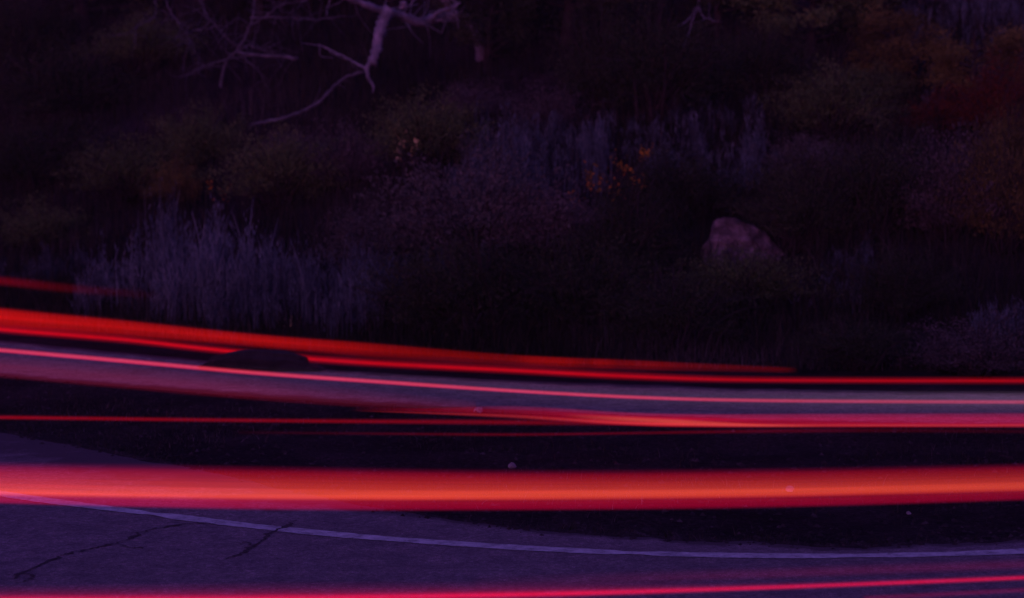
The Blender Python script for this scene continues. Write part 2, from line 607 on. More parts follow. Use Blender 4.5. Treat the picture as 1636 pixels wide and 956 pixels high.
def pebbles(name, P, lo, hi, material, label):
    """small five-sided stones, each with its own size and turn"""
    n = len(P)
    base = np.array([[1, 0, 0], [0.3, 0.95, 0], [-0.8, 0.6, 0], [-0.8, -0.6, 0], [0.3, -0.95, 0], [0.1, 0.1, 0.8]])
    f = np.array([[0, 1, 5], [1, 2, 5], [2, 3, 5], [3, 4, 5], [4, 0, 5]])
    r = lo + (hi - lo) * rng.random(n) ** 3
    a = rng.uniform(0, 6.28, n)
    B_ = base[None] * (1 + 0.3 * rng.normal(size=(n, 6, 3)).clip(-1, 1))
    x = B_[..., 0] * np.cos(a)[:, None] - B_[..., 1] * np.sin(a)[:, None]
    y = B_[..., 0] * np.sin(a)[:, None] + B_[..., 1] * np.cos(a)[:, None]
    V = P[:, None, :] + np.stack([x, y, B_[..., 2]], -1) * r[:, None, None]
    F = (np.arange(n)[:, None, None] * 6 + f[None]).reshape(-1, 3)
    o = obj(name, np_mesh(name, V.reshape(-1, 3), F), material)
    tag(o, label, 'gravel', kind='stuff')


n = 9000
x = rng.uniform(-8, 6, n)
y = near_edge(x) + 0.22 + rng.normal(0, 0.13, n) + np.abs(rng.normal(0, 0.5, n)) * (rng.random(n) < 0.5)
P = np.stack([x, y, np.where(y < near_edge(x) + 0.05, 0.022, height(x, y))], -1)
pebbles('edge_gravel', P, 0.006, 0.030, M_GRAVEL, 'loose dark gravel along the broken edge of the near road')
x = rng.uniform(-8, 6.5, 7000)
y = near_edge(x) + rng.random(7000) * (far_near(x) - near_edge(x))
pebbles('island_gravel', np.stack([x, y, height(x, y)], -1), 0.006, 0.035, M_GRAVEL, 'scattered dark stones and clods on the island between the roads')


def verge_pts(n):
    x = rng.uniform(-8, 7, n)
    return np.stack([x, far_far(x) + 1.8 + rng.random(n) ** 1.4 * 2.0], -1)


B = scatter_region(16000, verge_pts)
grass_object('verge_grass', B, 0.05, 0.26, 0.005, 0.5, LEAF['grass'], 'dry grass fringe along the far road at the foot of the hill', 'grass')


# stands of tall grey stalks
def stand(cx, cy, wpx, dep, n, hlo, hhi, label, tone_mid=0.5):
    c = on_ground(cx, cy)
    half = wpx / 2 * c[1] / FPX
    u = rng.uniform(-1, 1, (n, 2))
    u = u[(u ** 2).sum(1) < 1]
    # gather the stalks into bunches of differing height
    nb = max(5, n // 22)
    bun = rng.uniform(-1, 1, (nb, 2))
    bh = rng.uniform(0.42, 1.0, nb) ** 0.8
    which = rng.integers(0, nb, len(u))
    loose = rng.random(len(u)) < 0.3
    u = np.where(loose[:, None], u, bun[which] + rng.normal(0, 0.06, (len(u), 2)))
    hf = np.where(loose, 0.5, bh[which]) * (1 - 0.35 * np.abs(u[:, 0]).clip(0, 1) ** 3)
    P = np.stack([c[0] + u[:, 0] * half, c[1] + u[:, 1] * dep], -1)
    base = np.stack([P[:, 0], P[:, 1], height(P[:, 0], P[:, 1]) - 0.01], -1)
    n = len(base)
    h = rng.uniform(hlo, hhi, n) * hf * (0.55 + 0.5 * rng.random(n))
    V, F, m = blades(base, h, rng.uniform(0.004, 0.012, n), 0.17, 3)
    tone = np.clip(tone_mid + rng.normal(0, 0.18, n), 0, 1)
    # seed heads and side leaves: small upright slips along the upper half
    k = n * 8
    w = rng.integers(0, n, k)
    tt = rng.uniform(0.45, 1.0, k)
    hb = base[w] + np.stack([rng.normal(0, 0.025, k), rng.normal(0, 0.025, k), h[w] * tt], -1)
    V2, F2, m2 = blades(hb, rng.uniform(0.03, 0.09, k), rng.uniform(0.004, 0.010, k), 0.35, 1)
    V = np.vstack([V, V2])
    F = np.vstack([F, F2 + n * m])
    o = obj('tall_grass', np_mesh('tall_grass', V, F, tone=np.concatenate([np.repeat(tone, m), np.repeat(np.clip(tone[w] + rng.normal(0, .1, k), 0, 1), m2)])), LEAF['stalk'])
    tag(o, label, 'tall grass', 'stands of tall grey stalks', 'stuff')


stand(235, 466, 240, 0.6, 620, 0.75, 1.45, 'stand of tall pale stalks left of centre, above the red streaks', 0.55)
stand(350, 492, 220, 0.5, 760, 0.80, 1.55, 'tallest pale stalks, just right of the leftmost stand', 0.6)
stand(490, 502, 320, 0.6, 1050, 0.65, 1.3, 'wide stand of bluish stalks above the dark roadside rock', 0.52)
stand(850, 285, 260, 1.2, 900, 0.6, 1.15, 'pale stalks on mid-slope left of the orange-leaved plant', 0.52)
stand(585, 505, 160, 0.7, 420, 0.5, 0.95, 'dim bluish stalks fading out right of the wide stand', 0.4)
stand(945, 265, 50, 0.3, 120, 0.7, 1.15, 'narrow bunch of tall stalks beside the orange-leaved plant', 0.5)
stand(1120, 268, 240, 1.2, 700, 0.35, 0.7, 'purplish low stalks on mid-slope above the granite boulder', 0.42)
stand(1205, 250, 40, 0.3, 90, 0.45, 0.8, 'few pale stalks at the right end of the mid-slope stalks', 0.6)
stand(1590, 548, 100, 0.4, 200, 0.3, 0.62, 'small bluish stalks at the right edge above the red line', 0.5)
stand(1565, 85, 250, 3.0, 1500, 0.25, 0.6, 'pale dry grass on the bank in the top right corner', 0.5)
stand(60, 456, 150, 0.4, 320, 0.3, 0.7, 'brownish short stalks at the far left verge', 0.22)
stand(700, 420, 160, 0.8, 220, 0.35, 0.75, 'thin dim stalks in the brush at the middle of the slope', 0.25)
stand(1330, 470, 200, 0.7, 180, 0.25, 0.55, 'scattered dim stalks right of the granite boulder', 0.25)


# shrubs ------------------------------------------------------------
def shrub_meshes(kind, seed, n_twig=170, leaves=62, leaf=0.0135, spread=1.0, upright=0.5, hollow=0.35):
    r = np.random.default_rng(seed)
    T = Tubes()
    LV, TN = [], []
    lobes = [(r.uniform(0, 6.28), r.uniform(0.55, 1.0)) for _ in range(7)]
    for i in range(n_twig):
        az = r.uniform(0, 2 * math.pi)
        el = math.asin(min(1, r.uniform(0.02, 1) ** 0.75))
        lob = 0.72 + 0.28 * max(math.cos(az - a) * s for a, s in lobes)
        L = lob * (0.5 + 0.75 * r.random() ** 0.8)
        tip = np.array([0.5 * spread * L * math.cos(el) * math.cos(az), 0.5 * spread * L * math.cos(el) * math.sin(az), L * (0.12 + 0.88 * math.sin(el))])
        mid = tip * 0.55 + np.array([0, 0, upright * 0.16]) + r.normal(0, 0.03, 3)
        b0 = np.array([r.normal(0, 0.05), r.normal(0, 0.05), -0.03])
        path = catmull([b0, mid, tip], 4)
        if i % 2 == 0:
            T.add(path, np.linspace(0.010, 0.002, len(path)), 3)
        q = r.uniform(hollow, 1.04, leaves) ** 0.8
        k = np.clip(q, 0, 1) * (len(path) - 1)
        c = np.stack([np.interp(k, np.arange(len(path)), path[:, a]) for a in range(3)], -1) + r.normal(0, 0.035, (leaves, 3))
        LV.append(c)
        TN.append(np.clip(r.normal(0.5, 0.13) + r.normal(0, 0.15, leaves), 0, 1))
    c = np.concatenate(LV)
    tn = np.concatenate(TN)
    c[:, 2] = np.maximum(c[:, 2], 0.0)
    n = len(c)
    d = r.normal(size=(n, 3)) * 0.8 + np.array([0, 0, 0.9]) + 1.2 * c / (np.linalg.norm(c, axis=1)[:, None] + 1e-6)
    d /= np.linalg.norm(d, axis=1)[:, None]
    s = np.cross(d, r.normal(size=(n, 3)))
    s /= np.linalg.norm(s, axis=1)[:, None]
    L = (leaf * r.uniform(0.6, 1.5, n))[:, None]
    V = np.stack([c - d * L, c + s * L * 0.3, c + d * L, c - s * L * 0.3], 1).reshape(-1, 3)
    F = np.arange(4 * n).reshape(-1, 4)
    f = np_mesh('foliage', V, F, tone=np.repeat(tn, 4))
    f.materials.append(LEAF[kind])
    st = T.mesh('stems')
    st.materials.append(M_BARK)
    return f, st


SHR = {}
for kind in ('olive', 'dark', 'sage', 'dry', 'rust', 'red'):
    SHR[kind] = [shrub_meshes(kind, 11 + 17 * i + len(kind), upright=0.3 + 0.4 * i, spread=1.0) for i in range(3)]

# (px of base, py of base, width px, height px, kind, label); base pixels are turned into ground points on the slope
shrubs = [
    (110, 190, 260, 120, 'dark', 'broad dark shrub at upper left below the bare branches'),
    (40, 110, 190, 110, 'dark', 'dark shrub in the top left corner'),
    (230, 120, 170, 80, 'olive', 'dim olive shrub in front of the leftmost bare branches'),
    (60, 300, 240, 110, 'dark', 'large dark shrub at the left edge, mid-height'),
    (210, 320, 200, 90, 'olive', 'dim shrub above the leftmost pale stalks'),
    (285, 335, 90, 75, 'rust', 'small yellowish-brown shrub above the pale stalks at left'),
    (320, 262, 150, 80, 'olive', 'rounded olive shrub below the bare branches'),
    (450, 330, 220, 110, 'olive', 'olive shrub above the wide bluish stalks'),
    (470, 262, 120, 48, 'dry', 'reddish-brown brush under the pale fallen limb'),
    (560, 300, 170, 90, 'dry', 'brown brush right of the olive shrub above the bluish stalks'),
    (675, 270, 200, 110, 'olive', 'olive shrub carrying small pale yellow flowers'),
    (760, 200, 140, 60, 'dry', 'low brown brush below the dead tree'),
    (880, 215, 130, 70, 'dry', 'reddish brush behind the pale mid-slope stalks'),
    (760, 420, 300, 160, 'sage', 'greyish purple shrub in the middle of the slope'),
    (880, 408, 210, 95, 'dry', 'purplish dry shrub below the orange-leaved plant'),
    (700, 525, 250, 130, 'dark', 'wide dark shrub above the red streaks left of centre'),
    (600, 430, 180, 90, 'sage', 'dim grey shrub right of the wide bluish stalks'),
    (780, 545, 280, 150, 'dark', 'dark low shrub in the middle above the red line'),
    (940, 530, 260, 150, 'dark', 'dark shrub below centre, right of the middle one'),
    (1010, 440, 180, 130, 'dark', 'dark greenish shrub left of the granite boulder'),
    (1080, 560, 240, 110, 'dark', 'low dark shrub at the verge below the boulder'),
    (1100, 345, 230, 100, 'dark', 'black shrub directly behind the granite boulder'),
    (960, 175, 150, 150, 'dark', 'dark shrub up the slope left of the big rounded one'),
    (1055, 200, 260, 160, 'dark', 'big rounded dark shrub near the top centre'),
    (1220, 150, 160, 110, 'dark', 'dark shrub near the top, left of the rusty tree'),
    (1195, 490, 230, 80, 'olive', 'olive-grey shrub just below the granite boulder'),
    (1330, 225, 200, 100, 'olive', 'olive shrub at upper right above the purplish brush'),
    (1310, 290, 160, 70, 'sage', 'purplish grey brush between olive shrub and dark thicket at right'),
    (1280, 400, 200, 140, 'dark', 'dark shrub immediately right of the granite boulder'),
    (1400, 380, 220, 150, 'dark', 'dark thicket shrub at right, half-way up the slope'),
    (1510, 380, 200, 150, 'dry', 'dark brown shrub with sparse pale twigs at right'),
    (1600, 400, 170, 180, 'rust', 'brownish shrub at the right edge, mid-height'),
    (1610, 290, 130, 100, 'rust', 'rusty shrub at the right edge below the red bush'),
    (1590, 215, 170, 110, 'red', 'dark red bush at the upper right edge'),
    (1500, 215, 150, 60, 'red', 'low red brush left of the dark red bush'),
    (1390, 175, 130, 60, 'olive', 'small olive shrub under the rusty tree'),
    (1440, 500, 200, 100, 'dark', 'low dark shrub at right above the red line'),
    (1560, 600, 240, 80, 'dry', 'soft purplish brush at the right verge above the red line'),
    (1370, 590, 200, 70, 'dark', 'low dark brush right of centre touching the red line'),
    (60, 400, 160, 70, 'olive', 'low olive brush behind the brownish short stalks at left'),
]
cnt = 0
for bx, by, wpx, hpx, kind, label in shrubs:
    p = on_ground(bx, by)
    s = p[1] / FPX
    f, st = SHR[kind][cnt % 3]
    e = empty('shrub', p, rng.uniform(0, 6.28), (wpx * s * 1.25, wpx * s * 1.15, hpx * s * 1.15))
    tag(e, label, 'shrub', 'shrubs on the hillside')
    obj('foliage', f, None, e)
    obj('stems', st, None, e)
    cnt += 1


# trees along the top of the slope ----------------------------------
def tree_meshes(kind, seed, n_br=26, leaves=420, leaf=0.034):
    r = np.random.default_rng(seed)
    T = Tubes()
    trunk = catmull([(0, 0, -0.2), (0.03 * r.normal(), 0.03, 0.3), (0.05 * r.normal(), 0.02, 0.62), (0.08 * r.normal(), 0, 0.95)], 5)
    T.add(trunk, np.linspace(0.045, 0.008, len(trunk)), 6, 0.08)
    LV, TN = [], []
    for i in range(n_br):
        t = r.uniform(0.22, 0.98)
        b0 = trunk[int(t * (len(trunk) - 1))]
        az = r.uniform(0, 6.28)
        L = (0.16 + 0.36 * math.sin(math.pi * min(1, t * 0.95))) * r.uniform(0.6, 1.15)
        tip = b0 + np.array([math.cos(az) * L, math.sin(az) * L, L * r.uniform(0.0, 0.6)])
        mid = (b0 + tip) / 2 + r.normal(0, 0.02, 3)
        path = catmull([b0, mid, tip], 4)
        T.add(path, np.linspace(0.013, 0.003, len(path)), 4)
        rad = 0.10 + 0.09 * r.random()
        c = tip * 0.85 + b0 * 0.15 + r.normal(0, 1, (leaves, 3)) * np.array([rad, rad, rad * 0.6]) * 0.6
        LV.append(c)
        TN.append(np.clip(r.normal(0.5, 0.18) + r.normal(0, 0.14, leaves), 0, 1))
    c = np.concatenate(LV)
    c[:, 2] = np.maximum(c[:, 2], 0.02)
    tn = np.concatenate(TN)
    n = len(c)
    d = r.normal(size=(n, 3))
    d /= np.linalg.norm(d, axis=1)[:, None]
    s = np.cross(d, r.normal(size=(n, 3)))
    s /= np.linalg.norm(s, axis=1)[:, None]
    L = (leaf * 0.4 * r.uniform(0.6, 1.5, n))[:, None]
    V = np.stack([c - d * L, c + s * L * 0.5, c + d * L, c - s * L * 0.5], 1).reshape(-1, 3)
    f = np_mesh('crown', V, np.arange(4 * n).reshape(-1, 4), tone=np.repeat(tn, 4))
    f.materials.append(LEAF[kind])
    tm = T.mesh('trunk')
    tm.materials.append(M_BARK)
    return f, tm


TR = {k: [tree_meshes(k, 5 + 3 * i + len(k)) for i in range(2)] for k in ('dark', 'rust', 'olive')}
trees = [  # px base, py base, width px, height px, kind, label
    (1560, 175, 170, 130, 'rust', 'rusty brown tree above the dark red bush at upper right'),
    (1420, 150, 150, 130, 'rust', 'thin rusty tree at upper right, left of the larger rusty one'),
    (1290, 90, 220, 190, 'olive', 'dim olive tree at the top right of centre'),
    (1150, 60, 200, 190, 'dark', 'dark tree at the top, right of the big rounded shrub'),
    (900, 70, 260, 190, 'dark', 'dark tree at the top, right of the dead tree'),
    (780, 110, 180, 170, 'dark', 'dark narrow tree directly right of the dead tree'),
    (140, 40, 300, 190, 'dark', 'dark tree behind the shrubs in the top left'),
    (420, 20, 280, 160, 'dark', 'dark tree behind the bare branches at top left of centre'),
    (620, 0, 260, 160, 'dark', 'dark tree behind the dead tree'),
    (1410, 30, 170, 150, 'rust', 'brownish tree cut by the top edge at right'),
]
for i, (bx, by, wpx, hpx, kind, label) in enumerate(trees):
    p = on_ground(bx, by)
    s = p[1] / FPX
    f, tm = TR[kind][i % 2]
    e = empty('tree', p, rng.uniform(0, 6.28), (wpx * s, wpx * s, hpx * s))
    tag(e, label, 'tree', 'trees up the slope')
    obj('crown', f, None, e)
    obj('trunk', tm, None, e)


# dead tree and bare branches ---------------------------------------
def branch_from_px(pts, depth0, depth1, r0, r1, sides=7, wob=0.12, n=6, thick=0.8):
    k = len(pts)
    P = [at_depth(px, py, depth0 + (depth1 - depth0) * i / max(1, k - 1)) for i, (px, py) in enumerate(pts)]
    path = catmull(P, n)
    path = path + rng.normal(0, 0.006, path.shape)
    T = Tubes()
    T.add(path, np.linspace(r0, r1, len(path)) * thick, sides, wob)
    return T, path


def twigs(T, path, n, L, r):
    for _ in range(n):
        i = rng.integers(len(path) // 4, len(path))
        b0 = path[i]
        d = rng.normal(size=3) * np.array([1, 0.6, 0.8])
        d /= np.linalg.norm(d)
        l = L * rng.uniform(0.4, 1.2)
        q = catmull([b0, b0 + d * l * 0.5 + rng.normal(0, 0.03, 3), b0 + d * l + rng.normal(0, 0.08, 3)], 4)
        T.add(q, np.linspace(r, r * 0.35, len(q)), 4)


def local(T, name, parent, origin, material=None):
    T.V = [v - origin for v in T.V]
    return obj(name, T.mesh(name), material or M_DEAD, parent)


base = on_ground(770, 95)
D = float(base[1])
dt = empty('dead_tree', base)
tag(dt, 'bleached dead tree with a broken hanging limb at the top, left of centre', 'tree')
T, path = branch_from_px([(770, 100), (762, 60), (742, 25), (715, 4), (690, -30), (676, -80)], D, D - 0.4, 0.10, 0.07)
local(T, 'trunk', dt, base)
T, path = branch_from_px([(742, 22), (700, 28), (668, 36), (635, 22), (600, 14), (560, -2), (510, -20)], D - 0.1, D - 1.6, 0.12, 0.05, wob=0.22)
twigs(T, path, 26, 0.6, 0.010)
local(T, 'limb', dt, base)
T, path = branch_from_px([(622, 16), (612, 34), (604, 62), (600, 84), (594, 102)], D - 1.1, D - 1.3, 0.135, 0.095, wob=0.3)
local(T, 'broken_limb', dt, base)
T, path = branch_from_px([(594, 98), (587, 108), (586, 118), (592, 130), (597, 138), (596, 147)], D - 1.3, D - 1.3, 0.055, 0.016)
local(T, 'limb_splinter', dt, base)
T, path = branch_from_px([(588, 112), (570, 102), (548, 90), (528, 80), (508, 71)], D - 1.3, D - 1.1, 0.028, 0.012)
twigs(T, path, 5, 0.35, 0.009)
local(T, 'branch', dt, base)
T, path = branch_from_px([(690, 30), (704, 18), (722, 12), (735, 4)], D - 0.5, D - 0.9, 0.05, 0.02)
twigs(T, path, 7, 0.5, 0.012)
local(T, 'branch', dt, base)
T, path = branch_from_px([(728, 18), (731, 32), (732, 48)], D - 0.7, D - 0.7, 0.03, 0.01)
local(T, 'branch', dt, base)
T, path = branch_from_px([(640, 14), (648, 8), (640, 4)], D - 1.2, D - 1.3, 0.05, 0.03)
local(T, 'branch', dt, base)

# the curved pale limb lying down the slope
b0 = on_ground(430, 204)
T, path = branch_from_px([(402, 200), (440, 192), (478, 180), (510, 163), (532, 140), (552, 124), (580, 114)], float(b0[1]) - 0.45, float(b0[1]) - 0.1, 0.034, 0.03)
twigs(T, path, 6, 0.3, 0.01)
T.V = [v - b0 for v in T.V]
fl = obj('fallen_limb', T.mesh('fallen_limb'), M_BARE, None, b0)
tag(fl, 'pale curved fallen limb on the slope below the dead tree', 'branch')

# bare leafless tree at left of the dead tree: branches spread sideways
base = on_ground(345, 150)
D = float(base[1]) + 0.3
base = np.array([base[0], D, float(height(base[0], D))])
bt = empty('bare_tree', base)
tag(bt, 'leafless tree with thin pale crooked branches at top left', 'tree')
T, path = branch_from_px([(352, 165), (354, 130), (362, 96), (380, 80), (400, 40), (410, -20)], D, D - 0.1, 0.035, 0.02)
twigs(T, path, 10, 0.5, 0.010)
local(T, 'trunk', bt, base, M_BARE)
for pts, r0, r1, nt_ in (
        ([(262, -10), (272, 18), (288, 40), (300, 58), (312, 72)], 0.022, 0.012, 7),
        ([(300, 55), (285, 58), (276, 68)], 0.016, 0.006, 2),
        ([(362, 96), (330, 104), (312, 112), (290, 126)], 0.028, 0.008, 5),
        ([(315, -10), (330, 22), (352, 50), (382, 78)], 0.022, 0.012, 6),
        ([(380, 84), (400, 88), (440, 90), (476, 93)], 0.05, 0.042, 2),
        ([(378, 84), (398, 72), (420, 80), (440, 70)], 0.02, 0.008, 4),
        ([(385, 90), (410, 110), (424, 134), (440, 165)], 0.018, 0.007, 3),
        ([(400, 28), (450, 28), (500, 32), (545, 26)], 0.026, 0.012, 8),
        ([(395, 45), (425, 26), (450, 8), (490, 2)], 0.026, 0.012, 8),
        ([(525, 140), (512, 122), (522, 106), (545, 98)], 0.014, 0.006, 0),
        ([(248, -10), (248, 24), (225, 40), (204, 54)], 0.018, 0.008, 3),
        ([(355, 145), (356, 165), (352, 195)], 0.02, 0.008, 0),
        ([(300, 52), (330, 46), (363, 40)], 0.012, 0.008, 2)):
    T, path = branch_from_px(pts, D - 0.1, D - 0.1 - rng.uniform(0, 0.6), r0, r1, thick=0.62)
    twigs(T, path, nt_ * 3, 0.55, 0.006)
    local(T, 'branch', bt, base, M_BARE)

# thin bare tree hanging branches at top centre right
base = on_ground(1085, 95)
D = float(base[1])
b2 = empty('bare_tree', base)
tag(b2, 'thin bare sapling at the top, right of the big rounded dark shrub', 'tree')
T, path = branch_from_px([(1086, 110), (1092, 75), (1105, 40), (1116, 5), (1120, -30)], D, D, 0.014, 0.010)
local(T, 'trunk', b2, base)
T, path = branch_from_px([(1114, 10), (1105, 25), (1096, 34), (1084, 42)], D, D - 0.2, 0.018, 0.008)
local(T, 'branch', b2, base)
T, path = branch_from_px([(1116, 8), (1122, 24), (1140, 34)], D, D - 0.2, 0.014, 0.006)
twigs(T, path, 4, 0.3, 0.006)
local(T, 'branch', b2, base)


# rocks --------------------------------------------------------------
def rock_mesh(name, sx, sy, sz, seed, sub=4, rough=0.22, prof=None):
    import bmesh
    bm = bmesh.new()
    bmesh.ops.create_icosphere(bm, subdivisions=sub, radius=1.0)
    r = np.random.default_rng(seed)
    planes = [(lambda v: v / np.linalg.norm(v))(r.normal(size=3)) for _ in range(11)]
    cut = [r.uniform(0.55, 0.85) for _ in planes]
    o = int(seed % 20)
    for v in bm.verts:
        p = np.array(v.co)
        for n_, c_ in zip(planes, cut):
            dd = p @ n_ - c_
            if dd > 0:
                p = p - n_ * dd * 0.98
        k = 1 + rough * 0.35 * float(bumps(p[0] * 1.0, p[1] + p[2] * 1.7, 2.6, 5, o))
        p = p * k
        if prof and p[2] > 0:
            top_ = float(np.interp(p[0], [a[0] for a in prof], [a[1] for a in prof]))
            p[2] = min(p[2] * 1.35, 1.0) * top_ * (1 + 0.10 * float(bumps(p[0] * 1.0, p[1] * 1.0, 5.0, 4, 9)))
        v.co = (p[0] * sx, p[1] * sy, p[2] * sz)
    me = bpy.data.meshes.new(name)
    bm.to_mesh(me)
    bm.free()
    return me


p = on_ground(1180, 420)
s = p[1] / FPX
bo = obj('boulder', rock_mesh('boulder', 98 * s, 0.45, 68 * s, 6, 5, 0.42,
         prof=[(-1, 0.35), (-0.65, 0.66), (-0.42, 0.98), (-0.1, 1.02), (0.05, 0.88), (0.25, 0.84), (0.5, 0.55), (0.7, 0.42), (1, 0.2)]), M_ROCK, None, p + np.array([0, 0.25, 0.0]))
tag(bo, 'pinkish weathered granite boulder in the brush right of centre', 'rock')

p = on_plane(446, 594, 0.0)
s = p[1] / FPX
bo = obj('roadside_rock', rock_mesh('roadside_rock', 128 * s, 0.26, 38 * s, 12, 5, 0.3), M_DROCK, None, p + np.array([0, 0.1, 0.0]))
tag(bo, 'long low black rock beside the far road, breaking a red streak', 'rock')

for px, py, w, label in ((122, 485, 12, 'small white stone on the verge above the red streaks at far left'),
                         (765, 659, 17, 'white scrap-like stone lying on the island near centre, by the thin red line'),
                         (818, 748, 17, 'pale stone on the island just above the broad orange streak'),
                         (1452, 824, 9, 'tiny pale stone on the dark verge below the broad orange streak at right'),
                         (1262, 785, 15, 'pale stone on the island seen through the broad orange streak'),
                         (1465, 320 + 42, 16, 'pale stone among dark brush at right, half-way up the slope')):
    p = on_ground(px, py)
    s = p[1] / FPX
    o = obj('stone', rock_mesh('stone', w * s * 0.55, w * s * 0.5, w * s * 0.42, int(px) % 19 + 1, 2), M_PALE, None, p + np.array([0, 0, w * s * 0.15]))
    o.rotation_euler = (0.2, 0.3, px)
    tag(o, label, 'stone', 'pale stones by the road')


# flowering plants -----------------------------------------------------
def plant(px, py, wpx, hpx, n, kind, label, cluster=16):
    p = on_ground(px, py)
    s = p[1] / FPX
    e = empty('flowering_plant', p)
    tag(e, label, 'plant', 'coloured plants on the slope')
    T = Tubes()
    LV = []
    for i in range(n):
        x = rng.uniform(-0.5, 0.5) * wpx * s
        z = hpx * s * rng.uniform(0.45, 1.0)
        tip = np.array([x, rng.normal(0, 0.06), z])
        q = catmull([(x * 0.25, 0, -0.02), (x * 0.6, rng.normal(0, 0.03), z * 0.5), tip], 4)
        T.add(q, np.linspace(0.006, 0.003, len(q)), 3)
        LV.append(tip + rng.normal(0, 1, (rng.integers(3, cluster), 3)) * np.array([0.03, 0.03, 0.055]))
    c = np.concatenate(LV)
    m = len(c)
    d = rng.normal(size=(m, 3)) + np.array([0, -0.5, 0.6])
    d /= np.linalg.norm(d, axis=1)[:, None]
    sd_ = np.cross(d, rng.normal(size=(m, 3)))
    sd_ /= np.linalg.norm(sd_, axis=1)[:, None]
    L = (0.021 * rng.uniform(0.6, 1.5, m))[:, None]
    V = np.stack([c - d * L, c + sd_ * L * 0.6, c + d * L, c - sd_ * L * 0.6], 1).reshape(-1, 3)
    st = T.mesh('stem')
    obj('stem', st, M_BARK, e)
    obj('leaves', np_mesh('leaves', V, np.arange(4 * m).reshape(-1, 4), tone=np.repeat(rng.random(m), 4)), LEAF[kind], e)


plant(985, 362, 110, 122, 28, 'flower', 'orange-leaved plant on mid-slope, brightest of the coloured plants')
plant(650, 300, 44, 92, 9, 'yellow', 'plant with small pale yellow flowers left of centre', 12)
plant(352, 345, 40, 60, 6, 'flower', 'small orange sprig above the tallest pale stalks')
plant(912, 372, 30, 72, 5, 'flower', 'tiny orange sprig left of and below the orange-leaved plant', 10)
plant(853, 372, 24, 66, 3, 'flower', 'faint single orange tip left of the two orange plants', 8)
plant(724, 190, 26, 34, 3, 'flower', 'dull orange sprig below the dead tree', 6)
plant(1428, 100, 24, 26, 3, 'flower', 'orange tips in the rusty trees at upper right', 8)
plant(467, 530, 16, 20, 2, 'yellow', 'single yellowish sprig above the dark roadside rock', 6)


# ------------------------------------------------------------------ tail lamp light streaks
def lin(c):
    c = np.asarray(c, float) / 255.0
    return np.where(c <= 0.04045, c / 12.92, ((c + 0.055) / 1.055) ** 2.4)


def trail(label, pts, z, profile, n, strand='strand', extend=True, fade=None):
    """pts: rows of (px, py, half px above, half px below); profile: list of (t, colour) with t -1 top .. 1 bottom;
    the path is a curve on the level z above the road; each strand is one round-ended luminous tube along it"""
    pts = np.asarray(pts, float)
    xs_ = pts[:, 0]
    q = np.linspace(xs_[0], xs_[-1], 90)
    k = catmull(pts, 24)
    cy = np.interp(q, k[:, 0], k[:, 1])
    up = np.interp(q, k[:, 0], k[:, 2])
    dn = np.interp(q, k[:, 0], k[:, 3])
    P = np.array([on_plane(a, b_, z) for a, b_ in zip(q, cy)])
    sc = P[:, 1] / FPX
    e = empty('light_streak', (0, 0, 0))
    mid = P[len(P) // 2].copy()
    e.location = mid
    tag(e, label, 'light streak', 'red tail-lamp streaks')
    ts = np.linspace(0, 1, n) if n > 1 else np.array([up[0] / (up[0] + dn[0])])
    pt = np.array([p_[0] for p_ in profile])
    pc = np.array([lin(p_[1]) for p_ in profile])
    f = np.ones(len(q)) if fade is None else np.interp(q, [a[0] for a in fade], [a[1] for a in fade])
    sides = 8
    for t in ts:
        if n > 1:
            f_s = f * (1 + rng.normal(0, 0.085)) * (1 + 0.05 * np.sin(q / rng.uniform(60, 200) + rng.uniform(0, 6)) + 0.03 * np.sin(q / rng.uniform(14, 40) + rng.uniform(0, 6)))
        else:
            f_s = f
        o_ = -up + t * (up + dn)
        told = np.where(o_ < 0, o_ / up, o_ / dn)
        off = -o_ * sc
        col = np.stack([np.interp(told, pt, pc[:, a]) for a in range(3)], -1)
        if n > 1:
            hh = (up + dn) / (n - 1) * sc
            layers = 4.0
        else:
            hh = up * sc
            layers = 2.0
        ang = np.arange(sides) * 2 * math.pi / sides
        c = P - mid + np.stack([0 * off, 0 * off, off], -1)
        tng = np.gradient(P, axis=0)
        nrm = np.stack([-tng[:, 1], tng[:, 0], 0 * sc], -1)
        nrm /= np.linalg.norm(nrm, axis=1)[:, None]
        th = 0.012
        V = c[:, None, :] + th * np.cos(ang)[None, :, None] * nrm[:, None, :] + (hh[:, None] * np.sin(ang)[None, :])[:, :, None] * np.array([0, 0, 1.0])
        m = len(q)
        i = np.arange(m * sides).reshape(m, sides)
        F = np.stack([i[:-1], np.roll(i[:-1], -1, 1), np.roll(i[1:], -1, 1), i[1:]], -1).reshape(-1, 4)
        colour = np.repeat((col * f_s[:, None]) / layers, sides, 0)
        obj(strand, np_mesh(strand, V.reshape(-1, 3), F, colour=colour), M_TRAIL, e)
    return e


